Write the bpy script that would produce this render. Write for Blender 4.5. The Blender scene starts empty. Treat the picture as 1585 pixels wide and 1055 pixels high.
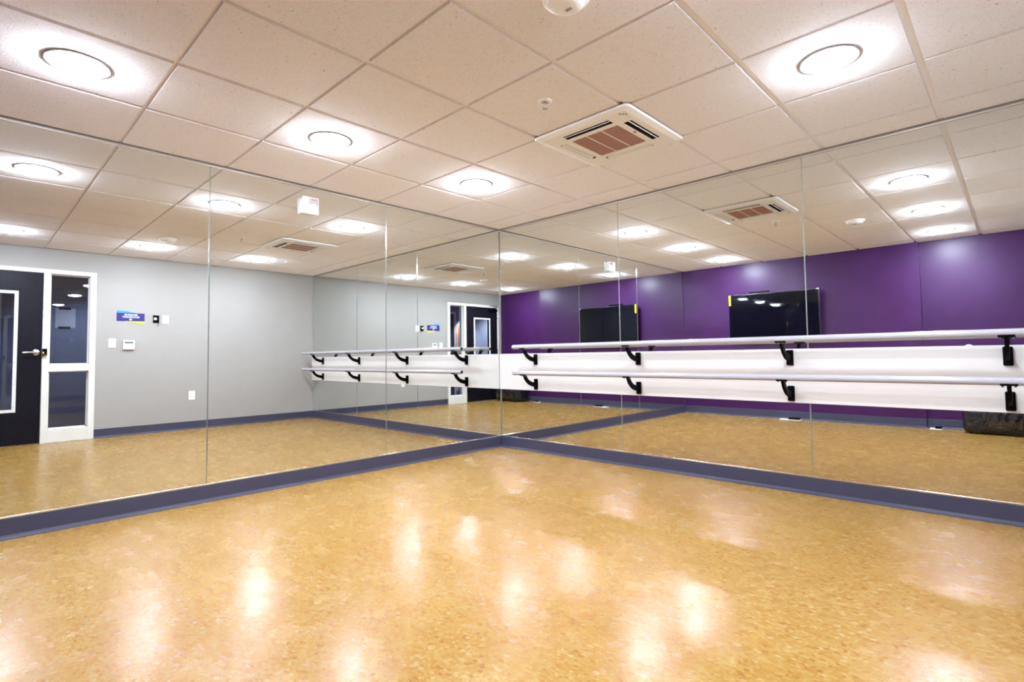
import bpy, bmesh, math, random
from mathutils import Vector, Matrix
random.seed(7)
SC = bpy.context.scene
COL = SC.collection
PI = math.pi

# ------------------------------------------------------------------ camera, light, exposure
A, B, H = 4.343, 4.275, 2.310        # grey wall at x=A, purple wall at y=-B, tile face at z=H
RECESS = 4.345                       # purple wall beyond the step, x > STEP
STEP = 3.12
CAM = Vector((3.9869, -3.9859, 0.9524))
F_PX, PPX, PPY = 818.07, -3.45, -14.02
yaw, pit, rol = math.radians(43.985), math.radians(2.6273), math.radians(-0.7638)
fw = Vector((-math.sin(yaw)*math.cos(pit), math.cos(yaw)*math.cos(pit), math.sin(pit)))
rt = Vector((math.cos(yaw), math.sin(yaw), 0)); up = rt.cross(fw)
r2 = rt*math.cos(rol) + up*math.sin(rol); u2 = -rt*math.sin(rol) + up*math.cos(rol)
cd = bpy.data.cameras.new('camera'); cam = bpy.data.objects.new('camera', cd); COL.objects.link(cam)
cam.matrix_world = Matrix(((r2.x, u2.x, -fw.x, CAM.x), (r2.y, u2.y, -fw.y, CAM.y), (r2.z, u2.z, -fw.z, CAM.z), (0, 0, 0, 1)))
cd.sensor_fit = 'HORIZONTAL'; cd.sensor_width = 36.0; cd.lens = F_PX/1585*36
cd.shift_x = -PPX/1585; cd.shift_y = PPY/1585; cd.clip_start = 0.02
SC.camera = cam
w = bpy.data.worlds.new('world'); SC.world = w; w.use_nodes = True
w.node_tree.nodes['Background'].inputs[0].default_value = (0, 0, 0, 1)
w.node_tree.nodes['Background'].inputs[1].default_value = 0
SC.view_settings.view_transform = 'Standard'; SC.view_settings.look = 'None'
SC.view_settings.gamma = 1.0; SC.view_settings.use_curve_mapping = False
SC.view_settings.exposure = 3.5
LAMP = 30.0                          # radiance of the six ceiling lights
cy = SC.cycles
cy.max_bounces = 24; cy.diffuse_bounces = 10; cy.glossy_bounces = 16; cy.transmission_bounces = 8; cy.transparent_max_bounces = 16
cy.use_denoising = True; cy.sample_clamp_indirect = 0; cy.blur_glossy = 0.3

# ------------------------------------------------------------------ materials
def S(r, g, b):
    f = lambda c: c/12.92 if c <= 0.04045 else ((c+0.055)/1.055)**2.4
    return (f(r/255), f(g/255), f(b/255), 1)
def mat(name, col, rough=0.5, metal=0.0, spec=0.5, emit=None, strength=0):
    m = bpy.data.materials.new(name); m.use_nodes = True
    p = m.node_tree.nodes['Principled BSDF']
    p.inputs['Base Color'].default_value = col; p.inputs['Roughness'].default_value = rough
    p.inputs['Metallic'].default_value = metal; p.inputs['Specular IOR Level'].default_value = spec
    if emit: p.inputs['Emission Color'].default_value = emit; p.inputs['Emission Strength'].default_value = strength
    return m
def nodes(m): return m.node_tree.nodes, m.node_tree.links, m.node_tree.nodes['Principled BSDF']
def noise(m, scale, detail=3, vec=None, rough=0.55, dist=0.0):
    N, L, P = nodes(m); n = N.new('ShaderNodeTexNoise')
    n.inputs['Scale'].default_value = scale; n.inputs['Detail'].default_value = detail
    n.inputs['Roughness'].default_value = rough; n.inputs['Distortion'].default_value = dist
    if vec: L.new(vec, n.inputs['Vector'])
    return n.outputs['Fac']
def coords(m, scale=(1, 1, 1), rot=(0, 0, 0)):
    N, L, P = nodes(m); t = N.new('ShaderNodeTexCoord'); mp = N.new('ShaderNodeMapping')
    mp.inputs['Scale'].default_value = scale; mp.inputs['Rotation'].default_value = rot
    L.new(t.outputs['Object'], mp.inputs['Vector']); return mp.outputs['Vector']
def ramp(m, fac, stops):
    N, L, P = nodes(m); r = N.new('ShaderNodeValToRGB'); L.new(fac, r.inputs[0])
    e = r.color_ramp.elements
    while len(e) > 2: e.remove(e[-1])
    e[0].position, e[0].color = stops[0]; e[1].position, e[1].color = stops[-1]
    for pos, c in stops[1:-1]:
        k = e.new(pos); k.color = c
    return r.outputs['Color']
def mix(m, fac, a, b, mode='MIX'):
    N, L, P = nodes(m); x = N.new('ShaderNodeMix'); x.data_type = 'RGBA'; x.blend_type = mode
    for sock, v in ((x.inputs['Factor'], fac), (x.inputs['A'], a), (x.inputs['B'], b)):
        if isinstance(v, (int, float, tuple)): sock.default_value = v
        else: L.new(v, sock)
    return x.outputs['Result']
def bump(m, fac, dist=0.002, strength=0.5):
    N, L, P = nodes(m); b = N.new('ShaderNodeBump'); b.inputs['Distance'].default_value = dist
    b.inputs['Strength'].default_value = strength; L.new(fac, b.inputs['Height']); L.new(b.outputs[0], P.inputs['Normal'])

W1 = (1, 1, 1, 1)
# cork floor
M_cork = mat('cork_floor', S(222, 178, 106), 0.2, spec=0.22)
def cork():
    m = M_cork; N, L, P = nodes(m)
    v = coords(m, rot=(0, 0, 0.3)); v2 = coords(m, (1.0, 1.35, 1), (0, 0, -0.5))
    big = noise(m, 1.7, 5, v2, 0.6); patch = noise(m, 6, 5, v2, 0.6, 0.0); mid = noise(m, 48, 5, v2, 0.75, 0.0); fine = noise(m, 105, 4, v2, 0.65)
    base = ramp(m, mid, [(0.28, S(143, 99, 37)), (0.45, S(158, 120, 54)), (0.58, S(164, 130, 65)), (0.74, S(175, 148, 95))])
    pt = ramp(m, patch, [(0.34, S(145, 101, 41)), (0.52, S(160, 124, 59)), (0.70, S(169, 142, 79))])
    base = mix(m, 0.35, base, pt)
    base = mix(m, ramp(m, big, [(0.38, (0, 0, 0, 1)), (0.72, (0.55, 0.55, 0.55, 1))]), base, S(151, 103, 43))
    vo = N.new('ShaderNodeTexVoronoi'); vo.inputs['Scale'].default_value = 68; vo.inputs['Randomness'].default_value = 1
    L.new(v2, vo.inputs['Vector'])
    cell = N.new('ShaderNodeSeparateColor'); L.new(vo.outputs['Color'], cell.inputs[0])
    fleck = ramp(m, cell.outputs[0], [(0.0, S(130, 80, 31)), (0.10, S(151, 109, 46)), (0.5, S(161, 126, 60)), (0.93, S(171, 144, 85)), (1.0, S(186, 167, 123))])
    base = mix(m, 0.6, base, fleck)
    dark = ramp(m, fine, [(0.30, (0.85, 0.85, 0.85, 1)), (0.37, (0, 0, 0, 1))])
    base = mix(m, dark, base, S(100, 55, 21))
    br = N.new('ShaderNodeTexBrick'); br.inputs['Scale'].default_value = 1; br.inputs['Brick Width'].default_value = 0.61
    br.inputs['Row Height'].default_value = 0.305; br.inputs['Mortar Size'].default_value = 0.0007; br.inputs['Mortar Smooth'].default_value = 0.0
    br.inputs['Color1'].default_value = (0, 0, 0, 1); br.inputs['Color2'].default_value = (0.25, 0.25, 0.25, 1); br.inputs['Mortar'].default_value = W1
    L.new(coords(m), br.inputs['Vector'])
    base = mix(m, mix(m, 0.55, (0, 0, 0, 1), br.outputs['Color']), base, S(140, 95, 43))
    L.new(base, P.inputs['Base Color'])
    rr = N.new('ShaderNodeMapRange'); L.new(patch, rr.inputs[0]); rr.inputs[1].default_value = 0.3; rr.inputs[2].default_value = 0.7
    rr.inputs[3].default_value = 0.21; rr.inputs[4].default_value = 0.31
    L.new(rr.outputs[0], P.inputs['Roughness'])
    bump(m, noise(m, 60, 3, v), 0.0012, 0.22)
cork()
# mineral fibre tile
M_tile = mat('ceiling_tile', S(240, 232, 222), 0.95, spec=0.1)
def tile():
    m = M_tile; v = coords(m); f = noise(m, 150, 5, v, 0.75); g = noise(m, 330, 3, v, 0.7)
    c = ramp(m, f, [(0.30, S(214, 205, 196)), (0.46, S(248, 245, 245)), (1.0, S(251, 249, 250))])
    c = mix(m, ramp(m, noise(m, 60, 2, v), [(0.255, W1), (0.285, (0, 0, 0, 1))]), c, S(186, 170, 156))
    c = mix(m, ramp(m, g, [(0.32, (0.7, 0.7, 0.7, 1)), (0.42, (0, 0, 0, 1))]), c, S(214, 200, 188))
    nodes(m)[1].new(c, nodes(m)[2].inputs['Base Color']); bump(m, f, 0.006, 0.8)
tile()
M_tee = mat('ceiling_tee', S(244, 240, 238), 0.5, spec=0.3)
def paint(name, c, rough=0.6, amp=0.05, sc=6, bs=0.12):
    m = mat(name, c, rough, spec=0.35); v = coords(m); n = noise(m, sc, 3, v)
    d = tuple(x*(1-amp) for x in c[:3])+(1,); l = tuple(min(1, x*(1+amp)) for x in c[:3])+(1,)
    nodes(m)[1].new(ramp(m, n, [(0.3, d), (0.7, l)]), nodes(m)[2].inputs['Base Color'])
    bump(m, noise(m, 260, 3, v), 0.0008, bs); return m
M_grey = paint('grey_wall_paint', S(160, 157, 153), amp=0.015)
M_purple = paint('purple_wall_paint', S(62, 22, 76), 0.38, 0.12, 4)
nodes(M_purple)[2].inputs['Specular IOR Level'].default_value = 0.32
M_base = paint('slate_baseboard', S(66, 67, 88), 0.35, 0.04)
M_frame = paint('pale_frame_paint', S(226, 226, 220), 0.35, 0.02)
M_board = paint('white_board_laminate', S(222, 219, 214), 0.4, 0.015, 3, 0.03)
M_hall = paint('slate_hall_paint', S(140, 146, 166), 0.5, 0.05)
def door_mat():
    m = mat('espresso_door', S(16, 15, 26), 0.45, spec=0.18); v = coords(m, (1, 14, 0.8)); n = noise(m, 5, 5, v)
    nodes(m)[1].new(ramp(m, n, [(0.3, S(10, 9, 18)), (0.7, S(20, 18, 30))]), nodes(m)[2].inputs['Base Color']); return m
M_door = door_mat()
M_mirror = mat('mirror_silver', (0.84, 0.865, 0.845, 1), 0.0, 1.0)
M_edge = mat('mirror_polished_edge', (0.70, 0.80, 0.76, 1), 0.12, 0.9)
M_chrome = mat('brushed_channel', S(232, 230, 226), 0.22, 1.0)
M_steel = mat('satin_steel', S(205, 205, 212), 0.25, 1.0)
M_white = mat('white_plastic', S(240, 240, 238), 0.4)
M_ring = mat('satin_trim_ring', S(150, 150, 152), 0.5)
M_offwhite = mat('ivory_plastic', S(232, 228, 218), 0.45)
M_black = mat('black_powdercoat', S(5, 5, 8), 0.55, spec=0.06)
M_barre = paint('grey_barre_enamel', S(176, 174, 180), 0.22, 0.02, 4, 0.02)
M_cap = mat('black_rubber', S(16, 16, 22), 0.6)
M_screen = mat('television_glass', (0.003, 0.003, 0.007, 1), 0.03, spec=0.35)
M_bezel = mat('black_gloss', (0.008, 0.008, 0.012, 1), 0.15)
M_yellow = mat('yellow_label', S(250, 226, 20), 0.5)
M_brass = mat('brass', S(214, 172, 84), 0.25, 1.0)
M_dark = mat('dark_recess', S(26, 18, 18), 0.7)
M_grille = mat('brown_grille', S(150, 112, 102), 0.6)
def grille():
    m = M_grille; N, L, P = nodes(m); ch = N.new('ShaderNodeTexChecker'); ch.inputs['Scale'].default_value = 130
    ch.inputs['Color1'].default_value = S(192, 142, 128); ch.inputs['Color2'].default_value = S(126, 80, 72)
    L.new(coords(m), ch.inputs['Vector']); L.new(ch.outputs[0], P.inputs['Base Color'])
grille()
M_lens = mat('lit_lens', W1, 0.5, emit=(0.91, 1.0, 1.18, 1), strength=LAMP)
M_navy = mat('sign_navy', S(38, 30, 118), 0.45)
def sign_mat():
    m = M_navy; N, L, P = nodes(m)
    v = coords(m); sp = N.new('ShaderNodeSeparateXYZ'); L.new(v, sp.inputs[0])
    L.new(ramp(m, sp.outputs['Y'], [(0.0, S(38, 30, 118)), (1.0, S(30, 26, 104))]), P.inputs['Base Color'])
sign_mat()
M_sky = mat('sign_blue', S(60, 140, 226), 0.45)
M_lemon = mat('sign_yellow', S(240, 232, 60), 0.45)
M_paper = mat('paper', S(232, 232, 232), 0.8)
M_tape = mat('dark_tape', S(30, 32, 48), 0.5)
M_lcd = mat('lcd_green_grey', S(62, 84, 84), 0.3)
M_bag = mat('black_bag_vinyl', S(24, 24, 30), 0.3)
bump(M_bag, noise(M_bag, 9, 4, coords(M_bag), 0.6, 1.0), 0.03, 0.6)
M_orange = mat('orange_wood', S(206, 120, 70), 0.5)
M_red = mat('strobe_red', S(190, 120, 120), 0.5)
M_strobe = mat('strobe_lens', S(200, 196, 200), 0.1, 0.3)
def glass(name, tint, refl):
    m = bpy.data.materials.new(name); m.use_nodes = True; N, L = m.node_tree.nodes, m.node_tree.links
    N.remove(N['Principled BSDF']); o = N['Material Output']
    t = N.new('ShaderNodeBsdfTransparent'); t.inputs[0].default_value = tint
    g = N.new('ShaderNodeBsdfGlossy'); g.inputs['Roughness'].default_value = 0.01
    fr = N.new('ShaderNodeFresnel'); fr.inputs['IOR'].default_value = refl
    ge = N.new('ShaderNodeNewGeometry'); mu = N.new('ShaderNodeMath'); mu.operation = 'MULTIPLY'; sb = N.new('ShaderNodeMath'); sb.operation = 'SUBTRACT'
    sb.inputs[0].default_value = 1; L.new(ge.outputs['Backfacing'], sb.inputs[1]); L.new(fr.outputs[0], mu.inputs[0]); L.new(sb.outputs[0], mu.inputs[1])
    mx = N.new('ShaderNodeMixShader'); L.new(mu.outputs[0], mx.inputs[0]); L.new(t.outputs[0], mx.inputs[1]); L.new(g.outputs[0], mx.inputs[2])
    L.new(mx.outputs[0], o.inputs[0]); return m
M_glass = glass('window_glass', (0.60, 0.64, 0.76, 1), 1.7)
M_wrap = glass('clear_plastic_wrap', (0.55, 0.55, 0.6, 1), 1.9)

# ------------------------------------------------------------------ helpers
def link(o, parent=None):
    COL.objects.link(o)
    if parent: o.parent = parent
    return o
def obj(name, bm, m, parent=None, loc=None, smooth=None):
    bmesh.ops.recalc_face_normals(bm, faces=bm.faces[:])
    me = bpy.data.meshes.new(name); bm.to_mesh(me); bm.free()
    for x in (m if isinstance(m, (list, tuple)) else [m]): me.materials.append(x)
    if smooth:
        me.polygons.foreach_set('use_smooth', [True]*len(me.polygons))
        me.set_sharp_from_angle(angle=math.radians(smooth))
    o = bpy.data.objects.new(name, me)
    if loc: o.location = loc
    return link(o, parent)
def tag(o, label=None, cat=None, group=None, kind=None):
    if label: o['label'] = label
    if cat: o['category'] = cat
    if group: o['group'] = group
    if kind: o['kind'] = kind
    return o
def thing(name, label, cat, loc=(0, 0, 0), rz=0, group=None):
    o = bpy.data.objects.new(name, None); o.empty_display_size = 0.05; o.location = loc; o.rotation_euler = (0, 0, rz)
    return tag(link(o), label, cat, group)
def copy_tree(o, parent=None):
    c = o.copy(); COL.objects.link(c); c.parent = parent
    for ch in list(o.children): copy_tree(ch, c)
    return c
def box(bm, a, b, bev=0, seg=2, mi=0):
    x0, y0, z0 = (min(a[i], b[i]) for i in range(3)); x1, y1, z1 = (max(a[i], b[i]) for i in range(3))
    v = [bm.verts.new(p) for p in ((x0, y0, z0), (x1, y0, z0), (x1, y1, z0), (x0, y1, z0), (x0, y0, z1), (x1, y0, z1), (x1, y1, z1), (x0, y1, z1))]
    fs = [bm.faces.new([v[i] for i in q]) for q in ((0, 3, 2, 1), (4, 5, 6, 7), (0, 1, 5, 4), (1, 2, 6, 5), (2, 3, 7, 6), (3, 0, 4, 7))]
    for f in fs: f.material_index = mi
    if bev:
        es = list({e for f in fs for e in f.edges})
        bmesh.ops.bevel(bm, geom=es, offset=bev, segments=seg, profile=0.5, affect='EDGES', material=-1)
    return bm
def bx(*args, **k): return box(bmesh.new(), *args, **k)
def lathe(bm, prof, c=(0, 0, 0), axis='z', n=32, cap=True, mi=0):
    rings = []
    for r, h in prof:
        ring = []
        for k in range(n):
            t = 2*PI*k/n; p = (r*math.cos(t), r*math.sin(t), h)
            if axis == 'x': p = (p[2], p[0], p[1])
            if axis == 'y': p = (p[0], p[2], p[1])
            ring.append(bm.verts.new((p[0]+c[0], p[1]+c[1], p[2]+c[2])))
        rings.append(ring)
    for a, b in zip(rings, rings[1:]):
        for k in range(n):
            f = bm.faces.new((a[k], a[(k+1) % n], b[(k+1) % n], b[k])); f.material_index = mi
    if cap:
        for r in (rings[0], rings[-1]):
            f = bm.faces.new(r); f.material_index = mi
    return bm
def prism(bm, pts, ax, lo, hi, mi=0):
    """pts: 2-D outline; ax: axis it is pushed along ('x': pts are y,z; 'y': pts are x,z; 'z': x,y)"""
    def P(p, h): return {'x': (h, p[0], p[1]), 'y': (p[0], h, p[1]), 'z': (p[0], p[1], h)}[ax]
    a = [bm.verts.new(P(p, lo)) for p in pts]; b = [bm.verts.new(P(p, hi)) for p in pts]; n = len(pts)
    fs = [bm.faces.new(a), bm.faces.new(b)] + [bm.faces.new((a[k], a[(k+1) % n], b[(k+1) % n], b[k])) for k in range(n)]
    for f in fs: f.material_index = mi
    return bm
def rrect(hx, hy, r, n=6):
    out = []
    for cx_, cy_, a0 in ((hx-r, hy-r, 0), (-hx+r, hy-r, 90), (-hx+r, -hy+r, 180), (hx-r, -hy+r, 270)):
        for k in range(n+1):
            t = math.radians(a0+90*k/n); out.append((cx_+r*math.cos(t), cy_+r*math.sin(t)))
    return out
def tube(bm, pts, r, n=10, mi=0):
    pts = [Vector(p) for p in pts]; rings = []
    for i, p in enumerate(pts):
        t = (pts[min(i+1, len(pts)-1)]-pts[max(i-1, 0)]).normalized()
        s = t.orthogonal().normalized() if not rings else (pr - t*pr.dot(t)).normalized()
        pr = s; q = t.cross(s)
        rings.append([bm.verts.new(p + r*(s*math.cos(2*PI*k/n)+q*math.sin(2*PI*k/n))) for k in range(n)])
    for a, b in zip(rings, rings[1:]):
        for k in range(n): bm.faces.new((a[k], a[(k+1) % n], b[(k+1) % n], b[k])).material_index = mi
    bm.faces.new(rings[0]).material_index = mi; bm.faces.new(rings[-1]).material_index = mi
    return bm
def struct(name, bm, m, label, cat, **k): return tag(obj(name, bm, m, **k), label, cat, kind='structure')

# ------------------------------------------------------------------ room shell
HALL = 6.3                                            # corridor behind the grey wall
struct('floor', bx((-0.15, -RECESS-0.15, -0.1), (HALL, 0.15, 0)), M_cork, 'glossy golden cork tile floor', 'floor')
XL = [0.0] + [0.655+0.6096*i for i in range(7)]       # tee lines
YL = [0.0] + [0.288+0.6096*i for i in range(8)]
def ceiling():
    bm = bmesh.new()
    box(bm, (-0.1, -RECESS-0.1, H+0.013), (A+0.1, 0.1, H+0.1), mi=1)
    gx, gy, s = 0.0125, 0.0070, 0.003
    xs = XL[:-1] + [XL[-1]]; ys = YL[:-1] + [RECESS]
    for i in range(len(XL)-1):
        for j in range(len(ys)-1):
            if i == 3 and j == 2: continue          # the cassette fills this opening
            x0 = XL[i] + (0.021 if i == 0 else gx); x1 = XL[i+1]-gx
            y0 = ys[j] + (0.021 if j == 0 else gy); y1 = ys[j+1]-(0.021 if j == len(ys)-2 else gy)
            if x1-x0 < 0.05 or y1-y0 < 0.05: continue
            a = [bm.verts.new(p) for p in ((x0, -y0, H+0.014), (x1, -y0, H+0.014), (x1, -y1, H+0.014), (x0, -y1, H+0.014))]
            b = [bm.verts.new(p) for p in ((x0+s, -y0-s, H), (x1-s, -y0-s, H), (x1-s, -y1+s, H), (x0+s, -y1+s, H))]
            bm.faces.new(b)
            for k in range(4): bm.faces.new((a[k], a[(k+1) % 4], b[(k+1) % 4], b[k]))
    return struct('ceiling', bm, [M_tile, M_tee], 'suspended ceiling of square off-white mineral tiles in a grid', 'ceiling')
ceiling()
MT = 0.007                                            # mirror thickness behind the reflecting face
struct('wall_left', bx((-0.15, -RECESS-0.1, 0), (-MT, 0.1, H+0.02)), M_grey, 'wall behind the left row of mirrors', 'wall')
struct('wall_back', bx((-0.15, MT, 0), (A+0.15, 0.15, H+0.02)), M_grey, 'wall behind the mirrors with the ballet barres', 'wall')
# purple wall with a shallow recess next to the door corner
bm = bmesh.new(); prism(bm, [(-0.15, -B), (STEP, -B), (STEP, -RECESS), (A+0.13, -RECESS), (A+0.13, -RECESS-0.12), (-0.15, -RECESS-0.12)], 'z', 0, H+0.02)
struct('wall_front', bm, M_purple, 'deep purple wall with a shallow step beside the television', 'wall')
# grey wall with the door opening
DY0, DY1, DZ = -4.280, -2.831, 2.065
bm = bmesh.new(); TW = 0.13
box(bm, (A, DY1, 0), (A+TW, 0.1, H+0.02)); box(bm, (A, -RECESS-0.1, 0), (A+TW, DY0, H+0.02)); box(bm, (A, DY0, DZ), (A+TW, DY1, H+0.02))
struct('wall_right', bm, M_grey, 'plain light grey wall holding the door and switches', 'wall')
# corridor beyond the glass
bm = bmesh.new(); box(bm, (HALL, -7, 0), (HALL+0.1, -1.4, 2.5)); box(bm, (A+TW, -1.5, 0), (HALL, -1.4, 2.5)); box(bm, (A+TW, -7, 0), (HALL, -6.9, 2.5))
box(bm, (A+TW, -7, 2.4), (HALL+0.1, -1.4, 2.5)); box(bm, (A+0.05, -7, 0), (A+TW, -RECESS-0.12, 2.5))
struct('wall_hall', bm, M_hall, 'dim slate corridor walls seen through the sidelight glass', 'wall')
struct('floor_hall', bx((A+TW, -7, -0.1), (HALL, -RECESS-0.15, 0)), M_base, 'dark corridor floor beyond the door', 'floor')

def base_profile(t=0.005, toe=0.016, h=0.112):
    return [(0, 0), (toe, 0), (toe, 0.004), (toe*0.6, 0.010), (t, 0.022), (t, h-0.002), (t-0.002, h), (0, h)]
P0 = base_profile()
bm = prism(bmesh.new(), [(-MT+p[0]+MT-0.001, p[1]) for p in P0], 'y', -B, 0)
struct('baseboard_left', bm, M_base, 'slate blue cove baseboard under the left row of mirrors', 'baseboard')
bm = prism(bmesh.new(), [(-p[0]+0.001, p[1]) for p in P0], 'x', 0, A)
struct('baseboard_back', bm, M_base, 'slate blue cove baseboard under the mirrors with the barres', 'baseboard')
bm = bmesh.new()
prism(bm, [(-B+p[0], p[1]) for p in P0], 'x', 0, STEP+0.005); prism(bm, [(-RECESS+p[0], p[1]) for p in P0], 'x', STEP, A)
prism(bm, [(STEP+p[0], p[1]) for p in P0], 'y', -RECESS, -B+0.005)
struct('baseboard_front', bm, M_base, 'slate blue cove baseboard along the purple wall', 'baseboard')
bm = bmesh.new(); prism(bm, [(A-p[0], p[1]) for p in P0], 'y', DY1, 0); prism(bm, [(A-p[0], p[1]) for p in P0], 'y', -RECESS, DY0)
struct('baseboard_right', bm, M_base, 'slate blue cove baseboard along the grey wall', 'baseboard')

# ------------------------------------------------------------------ mirrors
MB, MTOP = 0.1165, 2.300
def mirror(name, along, s0, s1, label):
    """bevelled-edge sheet: face at 0, edges chamfered"""
    bm = bmesh.new(); c = 0.0028; g = 0.0011; s0 += g; s1 -= g
    def P(s, z, d): return (-d, -s, z) if along == 'y' else (s, d, z)
    f = [bm.verts.new(P(s, z, 0)) for s, z in ((s0+c, MB+c), (s1-c, MB+c), (s1-c, MTOP-c), (s0+c, MTOP-c))]
    e = [bm.verts.new(P(s, z, c*0.8)) for s, z in ((s0, MB), (s1, MB), (s1, MTOP), (s0, MTOP))]
    k = [bm.verts.new(P(s, z, MT)) for s, z in ((s0, MB), (s1, MB), (s1, MTOP), (s0, MTOP))]
    bm.faces.new(f); bm.faces.new(k).material_index = 1
    for q in range(4):
        for a, b in ((f, e), (e, k)): bm.faces.new((a[q], a[(q+1) % 4], b[(q+1) % 4], b[q])).material_index = 1
    return tag(obj(name, bm, [M_mirror, M_edge]), label, 'mirror', 'frameless mirror panels')
mirror('mirror_panel', 'y', 0.0075, 1.4135, 'left wall mirror panel touching the room corner, reflecting the barres')
mirror('mirror_panel', 'y', 1.4135, 2.8212, 'middle mirror panel of the left wall, carrying the white alarm box')
mirror('mirror_panel', 'y', 2.8212, 4.262, 'left wall mirror panel farthest from the corner, reflecting the dark door')
mirror('mirror_panel', 'x', 0.0005, 1.4788, 'mirror panel behind the barre ends, touching the room corner')
mirror('mirror_panel', 'x', 1.4788, 2.9504, 'middle mirror panel behind the barres, reflecting most of the television')
mirror('mirror_panel', 'x', 2.9504, A-0.004, 'mirror panel behind the barres farthest from the corner, cut by the frame')
def channel(name, along, L, z0, z1, label):
    bm = bmesh.new(); d = 0.0035
    if along == 'y': box(bm, (-0.001, -L, z0), (d, -0.0035, z1), bev=0.0012)
    else: box(bm, (0.0, -d, z0), (L, 0.001, z1), bev=0.0012)
    return struct(name, bm, M_chrome, label, 'trim')
channel('trim_1', 'y', 4.262, 0.1125, 0.1215, 'bright metal channel under the left mirrors')
channel('trim_2', 'x', A-0.004, 0.1125, 0.1215, 'bright metal channel under the barre wall mirrors')
channel('trim_3', 'y', 4.262, 2.290, 2.302, 'slim metal channel along the top of the left mirrors')
channel('trim_4', 'x', A-0.004, 2.290, 2.302, 'slim metal channel along the top of the barre wall mirrors')

# ------------------------------------------------------------------ barre board, barres
bm = bx((0.0045, -0.022, 0.608), (A-0.006, -0.0003, 0.977), bev=0.002)
tag(obj('mounting_board', bm, M_board), 'long white board across the mirrors that carries the ballet barres', 'board')
def bracket(parent, x, zc, zb):
    bm = prism(bmesh.new(), [(x+p[0], zc+p[1]) for p in rrect(0.021, 0.052, 0.006, 4)], 'y', -0.036, -0.0221)
    lo = [(0.0, .098), (.06, .076), (.14, .050), (.28, .024), (.46, .000), (.68, -.016), (.86, -.023), (1.0, -.026)]
    hi = [(1.0, .018), (.86, .020), (.68, .026), (.52, .036), (.38, .052), (.28, .072), (.22, .098)]
    pts = [(-0.216+t*(0.216-0.034), zc+z) for t, z in lo+hi]
    prism(bm, pts, 'x', x-0.009, x+0.009)
    prism(bm, [(-0.2145+0.0235*math.cos(t), zb+0.0235*math.sin(t)) for t in [PI*(1.18+0.64*k/8) for k in range(9)]] +
              [(-0.2145+0.0206*math.cos(t), zb+0.0206*math.sin(t)) for t in [PI*(1.82-0.64*k/8) for k in range(9)]], 'x', x-0.034, x+0.034)
    o = obj('bracket', bm, M_black, parent, smooth=35)
    for dx in (-0.025, 0.025):
        s = lathe(bmesh.new(), [(0.0055, 0), (0.0055, 0.004), (0.003, 0.007)], (x+dx, -0.2145, zb-0.0305), n=12)
        obj('screw', s, M_steel, o)
def barre(zb, zc, label):
    t = thing('ballet_barre', label, 'barre', (0, 0, 0))
    r = 0.0208; x0, x1 = 0.385, 4.25
    obj('rail', lathe(bmesh.new(), [(r-0.004, x0), (r, x0+0.004), (r, x1-0.004), (r-0.004, x1)], (0, -0.2145, zb), 'x', 36), M_barre, t, smooth=40)
    for x, s in ((x0, -1), (x1, 1)):
        obj('end_cap', lathe(bmesh.new(), [(r-0.0045, x-s*0.004), (r-0.0045, x+s*0.002), (r-0.008, x+s*0.005)], (0, -0.2145, zb), 'x', 24), M_cap, t, smooth=40)
    for x in (0.519, 1.666, 2.843, 3.936): bracket(t, x, zc, zb)
    return t
barre(1.0405, 0.917, 'upper pale grey ballet barre on black brackets along the white board')
barre(0.787, 0.672, 'lower pale grey ballet barre on black brackets along the white board')

# ------------------------------------------------------------------ ceiling lights
def make_light():
    t = thing('ceiling_light', '', 'ceiling light')
    obj('trim_ring', lathe(bmesh.new(), [(0.126, 0), (0.126, -0.002), (0.122, -0.0045), (0.108, -0.0052), (0.102, -0.003), (0.102, 0)], (0, 0, 0), n=48, cap=False), M_ring, t, smooth=50)
    pr = [(0.1015, -0.003)] + [(0.1015*math.cos(a), -0.0045-0.0275*math.sin(a)) for a in [PI/2*k/6 for k in range(6)]] + [(0.004, -0.0323)]
    obj('lens', lathe(bmesh.new(), pr, n=40), M_lens, t, smooth=60)
    return t
LAMPS = [((0.955, -1.203), 'round ceiling light nearest the mirrored corner'),
         ((0.955, -2.427), 'round ceiling light midway along the left mirror wall'),
         ((0.945, -3.650), 'glowing round ceiling light above the left mirrors near the purple wall'),
         ((3.400, -1.213), 'round ceiling light beyond the air conditioner panel, near the barre mirrors'),
         ((3.400, -2.445), 'round ceiling light in the middle of the row along the grey wall'),
         ((3.395, -3.690), 'round ceiling light over the dark door corner by the purple wall')]
l0 = make_light()
for k, (p, lab) in enumerate(LAMPS):
    o = l0 if k == 0 else copy_tree(l0)
    o.location = (p[0], p[1], H); tag(o, lab, 'ceiling light', 'round ceiling lights')

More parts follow.
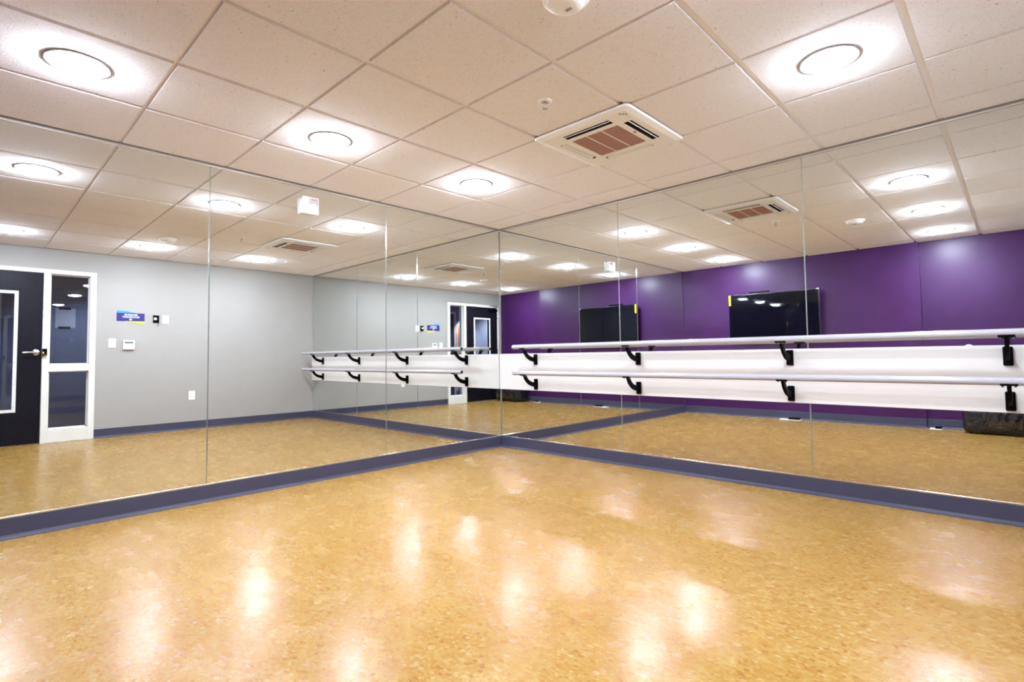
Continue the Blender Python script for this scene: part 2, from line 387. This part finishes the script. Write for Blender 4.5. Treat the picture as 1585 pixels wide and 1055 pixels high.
# ------------------------------------------------------------------ air conditioner cassette
def cassette():
    cx_, cy_ = 2.187, -1.203
    t = thing('air_conditioner', 'square white ceiling cassette air conditioner with a brown intake grille', 'air conditioner', (cx_, cy_, H))
    bm = bmesh.new()
    loops = []
    for hx, r, z in ((0.338, 0.035, -0.005), (0.338, 0.035, -0.009), (0.333, 0.032, -0.017), (0.296, 0.006, -0.024)):
        loops.append([bm.verts.new((p[0], p[1], z)) for p in rrect(hx, hx, r, 6)])
    n = len(loops[0])
    for a, b in zip(loops, loops[1:]):
        for k in range(n): bm.faces.new((a[k], a[(k+1) % n], b[(k+1) % n], b[k]))
    # flat underside with four slots and the intake opening
    E_ = [-0.296, -0.262, -0.212, -0.19, -0.155, 0.155, 0.19, 0.212, 0.262, 0.296]
    inset = 0.185
    E_ = [-0.296, -0.258, -0.208, -0.165, 0.165, 0.208, 0.258, 0.296]
    def slot(i, j):
        x = (E_[i]+E_[i+1])/2; y = (E_[j]+E_[j+1])/2
        ex = 0.208 < abs(x) < 0.258; ey = 0.208 < abs(y) < 0.258
        return (ex and abs(y) < 0.165) or (ey and abs(x) < 0.165)
    for i in range(7):
        for j in range(7):
            x0, x1, y0, y1 = E_[i], E_[i+1], E_[j], E_[j+1]
            hole = slot(i, j); inn = abs((x0+x1)/2) < 0.165 and abs((y0+y1)/2) < 0.165
            z = -0.024
            if not hole and not inn:
                bm.faces.new([bm.verts.new(p) for p in ((x0, y0, z), (x1, y0, z), (x1, y1, z), (x0, y1, z))])
            else:
                d = 0.034 if hole else 0.004
                a = [bm.verts.new(p) for p in ((x0, y0, z), (x1, y0, z), (x1, y1, z), (x0, y1, z))]
                b = [bm.verts.new((v.co.x, v.co.y, z+d)) for v in a]
                for k in range(4): bm.faces.new((a[k], a[(k+1) % 4], b[(k+1) % 4], b[k])).material_index = 1 if hole else 0
                bm.faces.new(b).material_index = 1
    obj('panel', bm, [M_white, M_dark], t)
    g = bmesh.new(); z = -0.0215
    for k in range(3):
        a = -0.160+k*0.108; box(g, (a, -0.160, z-0.001), (a+0.104, 0.160, z+0.001))
    gr = obj('intake_grille', g, M_grille, t)
    d = bmesh.new()
    for k in (1, 2): box(d, (-0.162+k*0.108-0.0035, -0.162, z-0.003), (-0.162+k*0.108+0.0035, 0.162, z-0.001))
    obj('divider', d, M_white, gr)
    for q in range(4):
        v = bmesh.new(); ca, sa = 0.017*math.cos(0.62), 0.017*math.sin(0.62)
        prism(v, [(-0.233-ca, -0.020-sa), (-0.233+ca, -0.020+sa), (-0.233+ca-0.002, -0.020+sa+0.003), (-0.233-ca-0.002, -0.020-sa+0.003)], 'x', -0.162, 0.162)
        bmesh.ops.rotate(v, verts=v.verts[:], cent=(0, 0, 0), matrix=Matrix.Rotation(q*PI/2, 3, 'Z'))
        obj('vane', v, M_white, t)
    for dx, dy in ((0.254, -0.278), (0.266, -0.266), (0.278, -0.254)): obj('indicator', bx((dx-0.004, dy-0.004, -0.0255), (dx+0.004, dy+0.004, -0.0235)), M_dark, t)
    obj('badge', bx((0.185, -0.025, -0.0252), (0.192, 0.005, -0.0235)), M_dark, t)
    gk = bmesh.new()
    for q in range(4):
        n0 = len(gk.verts); box(gk, (-0.326, -0.326, -0.006), (0.326, -0.316, 0.006)); gk.verts.ensure_lookup_table()
        bmesh.ops.rotate(gk, verts=gk.verts[n0:], cent=(0, 0, 0), matrix=Matrix.Rotation(q*PI/2, 3, 'Z'))
    obj('rim_shadow', gk, M_dark, t)  # dark strips that paint the shade in the gap between rim and ceiling
cassette()

# ------------------------------------------------------------------ sprinkler, smoke detector
t = thing('fire_sprinkler', 'small white pendent sprinkler head in a ceiling tile beside the air conditioner', 'sprinkler', (2.212, -1.852, H))
obj('escutcheon', lathe(bmesh.new(), [(0.038, 0), (0.036, -0.004), (0.022, -0.007), (0.018, -0.001)], n=32, cap=False), M_white, t, smooth=50)
bm = lathe(bmesh.new(), [(0.009, 0.002), (0.009, -0.012), (0.006, -0.014)], n=16)
for s in (-1, 1): tube(bm, [(s*0.008, 0, -0.012), (s*0.012, 0, -0.024), (s*0.003, 0, -0.037)], 0.0018, 8)
obj('sprinkler_body', bm, M_steel, t)
obj('deflector', lathe(bmesh.new(), [(0.004, -0.036), (0.014, -0.038), (0.014, -0.0395), (0.004, -0.041)], n=20), M_steel, t)
t = thing('smoke_detector', 'round white smoke detector on the ceiling at the top edge of the photo', 'smoke detector', (2.800, -2.425, H))
obj('detector_base', lathe(bmesh.new(), [(0.088, 0), (0.088, -0.010), (0.084, -0.014), (0.074, -0.015)], n=48), M_white, t, smooth=40)
obj('detector_head', lathe(bmesh.new(), [(0.074, -0.014), (0.071, -0.026), (0.058, -0.035), (0.034, -0.039), (0.002, -0.040)], n=48), M_white, t, smooth=40)
for k in range(2): obj('indicator', bx((-0.014, 0.010+k*0.008, -0.0405), (0.014, 0.013+k*0.008, -0.036)), M_dark, t)

# ------------------------------------------------------------------ alarm on the left mirror
def alarm():
    t = thing('alarm_strobe', 'white fire alarm box on the left mirror just below the ceiling', 'alarm', (0, -2.120, 2.150))
    obj('back_box', prism(bmesh.new(), rrect(0.062, 0.062, 0.008), 'x', 0.0, 0.030), M_white, t)
    obj('faceplate', bx((0.030, -0.066, -0.068), (0.044, 0.066, 0.066), bev=0.005), M_white, t)
    obj('horn_cover', bx((0.044, -0.066, -0.058), (0.050, -0.022, 0.060), bev=0.003), M_white, t)
    s = obj('strobe_window', bx((0.044, -0.014, 0.018), (0.052, 0.058, 0.060), bev=0.003), M_strobe, t)
    obj('strobe_tube', bx((0.052, 0.002, 0.040), (0.054, 0.046, 0.048)), M_red, s)
    bm = bmesh.new()
    for y, z in ((-0.012, 0.012), (-0.002, 0.006), (0.018, 0.004), (0.032, 0.008), (0.040, 0.000), (0.052, 0.004), (0.052, 0.014)): box(bm, (0.044, y-0.004, z-0.003), (0.0447, y+0.004, z+0.003))
    obj('marking', bm, M_dark, t)
alarm()

# ------------------------------------------------------------------ television on the purple wall
def television():
    x0, x1, z0, z1 = 0.800, 2.028, 1.130, 1.830; yb = -B+0.07; yf = -B+0.115
    t = thing('television', 'black flat television mounted on the purple wall with a yellow corner label', 'television', ((x0+x1)/2, -B, z0))
    def L(p): return (p[0]-(x0+x1)/2, p[1]+B, p[2]-z0)
    obj('cabinet', bx(L((x0, yb, z0)), L((x1, yf-0.004, z1)), bev=0.006), M_bezel, t)
    bm = bmesh.new(); e = 0.013
    for a, b in (((x0, z0), (x1, z0+e)), ((x0, z1-e), (x1, z1)), ((x0, z0+e), (x0+e, z1-e)), ((x1-e, z0+e), (x1, z1-e))):
        box(bm, L((a[0], yf-0.004, a[1])), L((b[0], yf+0.002, b[1])), bev=0.0015)
    obj('bezel', bm, M_bezel, t)
    obj('screen', bx(L((x0+e, yf-0.004, z0+e)), L((x1-e, yf-0.0005, z1-e))), M_screen, t)
    obj('yellow_label', bx(L((x0+0.001, yf+0.002, z1-0.155)), L((x0+0.030, yf+0.003, z1-0.002))), M_yellow, t)
    bm = bmesh.new(); box(bm, L((x1-0.004, yb+0.005, z0+0.02)), L((x1+0.001, yf, z1-0.01))); box(bm, L((x1-0.035, yf-0.01, z1-0.012)), L((x1+0.002, yf+0.003, z1+0.001)), bev=0.001)
    obj('silver_edge', bm, M_steel, t)
    obj('top_bar', bx(L((1.09, yb+0.004, z1)), L((1.38, yb+0.03, z1+0.030)), bev=0.003), M_black, t)
    bm = bmesh.new(); box(bm, L((1.18, -B+0.0005, 1.33)), L((1.66, -B+0.012, 1.63)), bev=0.003)
    for x in (1.28, 1.54): box(bm, L((x-0.02, -B+0.012, 1.28)), L((x+0.02, yb, 1.68)))
    obj('wall_mount', bm, M_black, t)
television()

# ------------------------------------------------------------------ door, sidelight
FX0, FX1 = A-0.012, A+TW+0.012
def door_frame():
    bm = bmesh.new()
    JY = -2.893; M0, M1 = -3.332, -3.268
    box(bm, (FX0, JY, 0), (FX1, DY1, DZ), bev=0.003); box(bm, (FX0, M0, 0), (FX1, M1, DZ-0.05), bev=0.003)
    box(bm, (FX0, DY0, 0), (FX1, -4.248, DZ), bev=0.003); box(bm, (FX0, -4.248, 2.016), (FX1, JY, DZ), bev=0.003)
    box(bm, (FX0, M1, 0.0), (FX1, JY, 0.158), bev=0.003); box(bm, (FX0, M1, 0.842), (FX1, JY, 0.926), bev=0.003)
    # glazing stops
    for z0, z1 in ((0.158, 0.842), (0.926, 2.016)):
        for x in (A+0.055, A+0.085):
            box(bm, (x, M1, z0), (x+0.012, M1+0.012, z1)); box(bm, (x, JY-0.012, z0), (x+0.012, JY, z1))
            box(bm, (x, M1, z0), (x+0.012, JY, z0+0.012)); box(bm, (x, M1, z1-0.012), (x+0.012, JY, z1))
    f = struct('window_1', bm, M_frame, 'pale steel frame with a two-pane sidelight beside the dark door', 'window')
    for z0, z1 in ((0.158, 0.842), (0.926, 2.016)):
        obj('pane', bx((A+0.073, M1+0.002, z0+0.002), (A+0.078, JY-0.002, z1-0.002)), M_glass, f)
    obj('strike_plate', bx((FX0-0.002, -3.3315, 1.03), (FX0, -3.286, 1.115)), M_black, f)
    return f
door_frame()
def door():
    x0, x1 = A+0.004, A+0.049; y0, y1 = -4.245, -3.336
    vy0, vy1, vz0, vz1 = -4.030, -3.548, 0.382, 1.785
    bm = bmesh.new(); i = 0.034
    a0, a1, b0, b1 = vy0+i, vy1-i, vz0+i, vz1-i
    box(bm, (x0, y0, 0.008), (x1, a0, 2.012)); box(bm, (x0, a1, 0.008), (x1, y1, 2.012)); box(bm, (x0, a0, 0.008), (x1, a1, b0)); box(bm, (x0, a0, b1), (x1, a1, 2.012))
    d = struct('door_1', bm, M_door, 'dark espresso door with a tall white-framed vision panel', 'door')
    bm = bmesh.new()
    for xx in (x0-0.009, x1-0.001):
        box(bm, (xx, vy0, vz0), (xx+0.010, a0, vz1), bev=0.002); box(bm, (xx, a1, vz0), (xx+0.010, vy1, vz1), bev=0.002)
        box(bm, (xx, a0, vz0), (xx+0.010, a1, b0), bev=0.002); box(bm, (xx, a0, b1), (xx+0.010, a1, vz1), bev=0.002)
    fr = obj('vision_frame', bm, M_frame, d)
    bm = bmesh.new()
    for k in range(6):
        z = b0+0.03+k*(b1-b0-0.06)/5
        for y in ((a0+vy0)/2, (a1+vy1)/2): lathe(bm, [(0.004, x0-0.0095), (0.003, x0-0.0105)], (0, y, z), 'x', 10)
    obj('screw', bm, M_steel, fr)
    obj('vision_glass', bx((x0+0.018, a0, b0), (x0+0.024, a1, b1)), M_glass, d)
    hy, hz = -3.388, 1.070
    h = obj('door_handle', lathe(bmesh.new(), [(0.036, x0-0.001), (0.036, x0-0.008), (0.030, x0-0.013), (0.016, x0-0.016), (0.014, x0-0.050), (0.010, x0-0.053)], (0, hy, hz), 'x', 32), M_steel, d, smooth=40)
    bm = bmesh.new(); tube(bm, [(x0-0.045, hy, hz), (x0-0.048, hy-0.03, hz+0.001), (x0-0.047, hy-0.07, hz+0.001), (x0-0.044, hy-0.115, hz-0.002)], 0.0105, 14)
    obj('lever', bm, M_steel, h, smooth=50)
    for z in (0.25, 1.0, 1.78): obj('hinge', lathe(bmesh.new(), [(0.007, z), (0.007, z+0.11)], (A-0.006, -4.243, 0), 'z', 12), M_steel, d)
    c = obj('door_closer', bx((x0-0.050, -4.215, 1.925), (x0-0.001, -3.985, 1.985), bev=0.006), M_black, d)
    bm = bmesh.new(); tube(bm, [(x0-0.030, -4.07, 1.988), (x0-0.055, -4.10, 2.02), (x0-0.11, -4.17, 2.035)], 0.007, 8); tube(bm, [(x0-0.11, -4.17, 2.035), (x0-0.07, -4.10, 2.055), (x0-0.02, -4.02, 2.05)], 0.006, 8)
    obj('closer_arm', bm, M_black, c)
door()
t = thing('key_bunch', 'brass keys hanging at the door edge below the black strike plate', 'keys', (FX0-0.001, -3.312, 1.055))
bm = lathe(bmesh.new(), [(0.013, -0.001), (0.013, -0.016), (0.009, -0.018)], (0, -0.012, 0.006), 'x', 20); box(bm, (-0.024, -0.0135, -0.002), (-0.016, -0.0105, 0.014))
obj('key_cylinder', bm, M_brass, t)
for a, dy in ((0.2, 0.004), (-0.35, -0.002)):
    k = bmesh.new(); lathe(k, [(0.011, -0.001), (0.011, 0.001)], (0, 0, -0.022), 'x', 16); box(k, (-0.001, -0.0035, -0.062), (0.001, 0.0035, -0.030))
    bmesh.ops.rotate(k, verts=k.verts[:], cent=(0, 0, 0), matrix=Matrix.Rotation(a, 3, 'X')); bmesh.ops.translate(k, verts=k.verts[:], vec=(-0.016+0.003*dy, dy, 0))
    obj('key', k, M_brass if a > 0 else M_cap, t)
t = thing('paper_notice', 'pale notice taped on the corridor wall, seen through the sidelight glass', 'paper', (HALL, -2.923, 1.611))
obj('sheet', bx((-0.002, -0.117, -0.145), (-0.0003, 0.117, 0.145)), M_paper, t)
obj('tape', bx((-0.004, -0.08, 0.125), (-0.002, 0.06, 0.165)), M_tape, t); obj('tape', bx((-0.004, -0.08, -0.165), (-0.002, 0.06, -0.125)), M_tape, t)

# ------------------------------------------------------------------ things on the grey wall (local axes: x out of the wall, y to the reader's right)
def wall_thing(name, label, cat, y, z): return thing(name, label, cat, (A, y, z), PI)     # rotated half a turn: local +x points into the room, local +y = world -y
def text_mesh(s, size, parent, m, x, y, z, name='lettering'):
    c = bpy.data.curves.new('txt', 'FONT'); c.body = s; c.size = size; c.align_x = 'CENTER'; c.align_y = 'CENTER'; c.extrude = 0.0006; c.offset = 0.0006
    tmp = bpy.data.objects.new('txt', c); COL.objects.link(tmp)
    me = bpy.data.meshes.new_from_object(tmp.evaluated_get(bpy.context.evaluated_depsgraph_get())); bpy.data.objects.remove(tmp)
    me.materials.clear(); me.materials.append(m)
    o = bpy.data.objects.new(name, me); o.location = (x, y, z); o.rotation_euler = (PI/2, 0, PI/2)
    return link(o, parent)
t = wall_thing('occupancy_sign', 'navy and yellow maximum occupancy sign on the grey wall', 'sign', -2.470, 1.527)
obj('sign_plate', bx((0, -0.150, -0.054), (0.006, 0.150, 0.052), bev=0.001), M_navy, t)
obj('blue_strip', prism(bmesh.new(), [(0.150, 0.052), (0.150, 0.082), (0.05, 0.078), (-0.06, 0.0525)], 'x', 0.0005, 0.0055), M_sky, t)
obj('yellow_strip', prism(bmesh.new(), [(-0.150, -0.054), (-0.150, -0.086), (-0.06, -0.080), (0.08, -0.0545)], 'x', 0.0005, 0.0055), M_lemon, t)
for s, z, sz in (('MAXIMUM', 0.028, 0.030), ('OCCUPANCY', -0.001, 0.030), ('10', -0.032, 0.034)): text_mesh(s, sz, t, M_white, 0.0064, 0, z)
t = wall_thing('wall_box', 'open black wall box with white wiring, right beside a blank white plate', 'wall box', -2.190, 1.511)
bm = bmesh.new(); box(bm, (0, -0.034, -0.052), (0.003, 0.034, 0.052)); box(bm, (0, -0.034, -0.052), (0.012, -0.028, 0.052)); box(bm, (0, 0.028, -0.052), (0.012, 0.034, 0.052))
obj('box_body', bm, M_black, t)
obj('connector', lathe(bmesh.new(), [(0.018, 0.003), (0.018, 0.020), (0.010, 0.026)], (0, 0.010, 0.004), 'x', 20), M_white, t)
obj('wire', tube(bmesh.new(), [(0.018, 0.0, 0.0), (0.022, -0.018, -0.02), (0.016, -0.022, -0.05), (0.008, -0.02, -0.095)], 0.0025, 8), M_black, t)
def plate(name, label, cat, y, z, hw, hh, extra):
    t = wall_thing(name, label, cat, y, z)
    obj('cover_plate', bx((0, -hw, -hh), (0.006, hw, hh), bev=0.002), M_white, t); extra(t); return t
def two_screws(t):
    for z in (-0.03, 0.03): obj('screw', lathe(bmesh.new(), [(0.003, 0.0055), (0.0025, 0.0068)], (0, 0, z), 'x', 12), M_steel, t)
plate('blank_plate', 'blank white wall plate next to the open black box', 'wall plate', -2.082, 1.508, 0.038, 0.057, two_screws)
def knob(t): obj('toggle', lathe(bmesh.new(), [(0.007, 0.0055), (0.006, 0.013), (0.003, 0.015)], (0, 0, 0), 'x', 16), M_offwhite, t)
plate('light_switch', 'white light switch plate left of the thermostat as mirrored', 'light switch', -2.662, 1.185, 0.038, 0.058, knob)
def sockets(t):
    for z in (-0.02, 0.02):
        s = obj('socket_face', bx((0.0055, -0.016, z-0.014), (0.008, 0.016, z+0.014), bev=0.002), M_offwhite, t)
        bm = bmesh.new()
        for y in (-0.006, 0.006): box(bm, (0.0078, y-0.001, z-0.004), (0.0083, y+0.001, z+0.005))
        obj('slot', bm, M_dark, s)
plate('power_outlet', 'white double power outlet low on the grey wall', 'outlet', -1.752, 0.467, 0.039, 0.062, sockets)
t = wall_thing('thermostat', 'white thermostat with a small dark display below the occupancy sign', 'thermostat', -2.488, 1.164)
obj('housing', bx((0, -0.063, -0.060), (0.026, 0.063, 0.060), bev=0.005), M_offwhite, t)
obj('display', bx((0.0255, -0.046, 0.022), (0.027, 0.046, 0.040)), M_lcd, t)
bm = bmesh.new()
for k in range(5): box(bm, (0.0255, -0.034+k*0.014, 0.004), (0.0268, -0.026+k*0.014, 0.008))
obj('button', bm, M_red, t)

# ------------------------------------------------------------------ things by the purple wall
t = thing('wall_fitting', 'small round white fitting on the purple wall just above the white board', 'wall fitting', (3.545, -RECESS, 0.975))
obj('round_plate', lathe(bmesh.new(), [(0.046, 0.0), (0.046, 0.006), (0.040, 0.012)], axis='y', n=32), M_white, t, smooth=40)
obj('round_cap', lathe(bmesh.new(), [(0.026, 0.011), (0.024, 0.026), (0.012, 0.030)], axis='y', n=24), M_white, t, smooth=40)
def floor_box(x, y, lx, label):
    t = thing('floor_plate', label, 'floor plate', (x, y, 0))
    obj('plate', prism(bmesh.new(), [(p[0], p[1]) for p in rrect(lx, 0.055, 0.012)], 'z', 0, 0.007), M_white, t)
    bm = bx((-lx*0.15, -0.038, 0.007), (lx*0.9, 0.036, 0.030), bev=0.004); obj('cover', bm, M_black, t)
    return t
floor_box(1.60, -4.195, 0.135, 'flat white plate with a black cover on the floor below the television')
floor_box(3.21, -4.265, 0.060, 'small white floor plate with black cover near the purple wall step')
def bag():
    t = thing('black_bag', 'bulky black bag half wrapped in clear plastic on the floor by the door corner', 'bag', (3.83, -RECESS+0.19, 0))
    bm = bmesh.new(); bmesh.ops.create_cube(bm, size=1)
    bmesh.ops.scale(bm, vec=(0.72, 0.30, 0.30), verts=bm.verts[:])
    bmesh.ops.bevel(bm, geom=bm.edges[:], offset=0.07, segments=5, profile=0.5, affect='EDGES')
    bmesh.ops.subdivide_edges(bm, edges=[e for e in bm.edges if e.calc_length() > 0.1], cuts=6, use_grid_fill=True)
    for v in bm.verts:
        n = 0.012*math.sin(17*v.co.x+5*v.co.z)+0.010*math.sin(23*v.co.y+11*v.co.x); v.co.z += 0.15+(n if v.co.z > -0.1 else 0); v.co.y += n*0.8
    lo = min(v.co.z for v in bm.verts)
    for v in bm.verts: v.co.z -= lo
    obj('bag_body', bm, M_bag, t, smooth=60)
    bm = bmesh.new()
    for s in (-0.09, 0.09): tube(bm, [(s-0.11, 0.02, 0.30), (s-0.09, 0.03, 0.345), (s, 0.04, 0.36), (s+0.09, 0.03, 0.345), (s+0.11, 0.02, 0.30)], 0.010, 8)
    obj('handle', bm, M_cap, t, smooth=60)
    bm = bmesh.new(); rows = []
    for i in range(15):
        row = []
        for j in range(11):
            u, v = i/14, j/10; ang = -0.35*PI+v*1.15*PI
            r = 0.165+random.uniform(-0.008, 0.022)
            row.append(bm.verts.new((-0.18+0.5*u+random.uniform(-.01, .01), r*math.cos(ang)+0.01, max(0.03, 0.165+r*math.sin(ang)))))
        rows.append(row)
    for a, b in zip(rows, rows[1:]):
        for k in range(10): bm.faces.new((a[k], a[k+1], b[k+1], b[k]))
    obj('plastic_wrap', bm, M_wrap, t)
bag()
# ------------------------------------------------------------------ corridor glimpsed through the glass
t = thing('hall_door', 'grey door in a pale frame across the corridor', 'door', (HALL, -4.15, 0))
obj('door_leaf', bx((-0.02, -0.47, 0), (-0.0005, 0.47, 2.03)), M_base, t)
bm = bmesh.new(); box(bm, (-0.03, 0.47, 0), (0, 0.53, 2.09)); box(bm, (-0.03, -0.53, 0), (0, -0.47, 2.09)); box(bm, (-0.03, -0.47, 2.03), (0, 0.47, 2.09)); obj('door_frame', bm, M_frame, t)
t = thing('wooden_screen', 'warm orange wooden panel lit beyond the sidelight glass', 'panel', (HALL, -5.00, 0))
obj('panel_face', bx((-0.025, -0.26, 0.1), (-0.0005, 0.26, 1.76), bev=0.004), M_orange, t)
obj('panel_trim', bx((-0.03, 0.26, 0.1), (-0.0005, 0.30, 1.76)), M_frame, t)
def lamp_thing(name, label, loc, power, col, spot):
    t = thing(name, label, 'lamp', loc)
    obj('lamp_housing', lathe(bmesh.new(), [(0.05, 0.06), (0.055, 0.01), (0.045, 0.0), (0.043, 0.02), (0.002, 0.03)], n=20, cap=False), M_white, t)
    lp = bpy.data.lights.new('bulb', 'SPOT'); lp.energy = power; lp.color = col; lp.spot_size = spot; lp.spot_blend = 0.6; lp.shadow_soft_size = 0.03
    o = bpy.data.objects.new('bulb', lp); o.location = (0, 0, -0.005); link(o, t); return t
lamp_thing('hall_lamp', 'corridor lamp shining down on the orange panel', (HALL-0.13, -4.98, 2.02), 26, (1, 0.84, 0.66), 1.9)
lamp_thing('hall_lamp', 'corridor ceiling lamp farther along past the orange panel', (HALL-0.6, -6.2, 2.33), 45, (1.0, 0.94, 0.80), 2.4)
lamp_thing('hall_lamp', 'added dim fill lamp brightening the corridor opposite the sidelight', (HALL-0.9, -2.5, 2.33), 8, (0.8, 0.88, 1.0), 2.4)  # added fill, no known fixture; lifts the corridor wall behind the panes
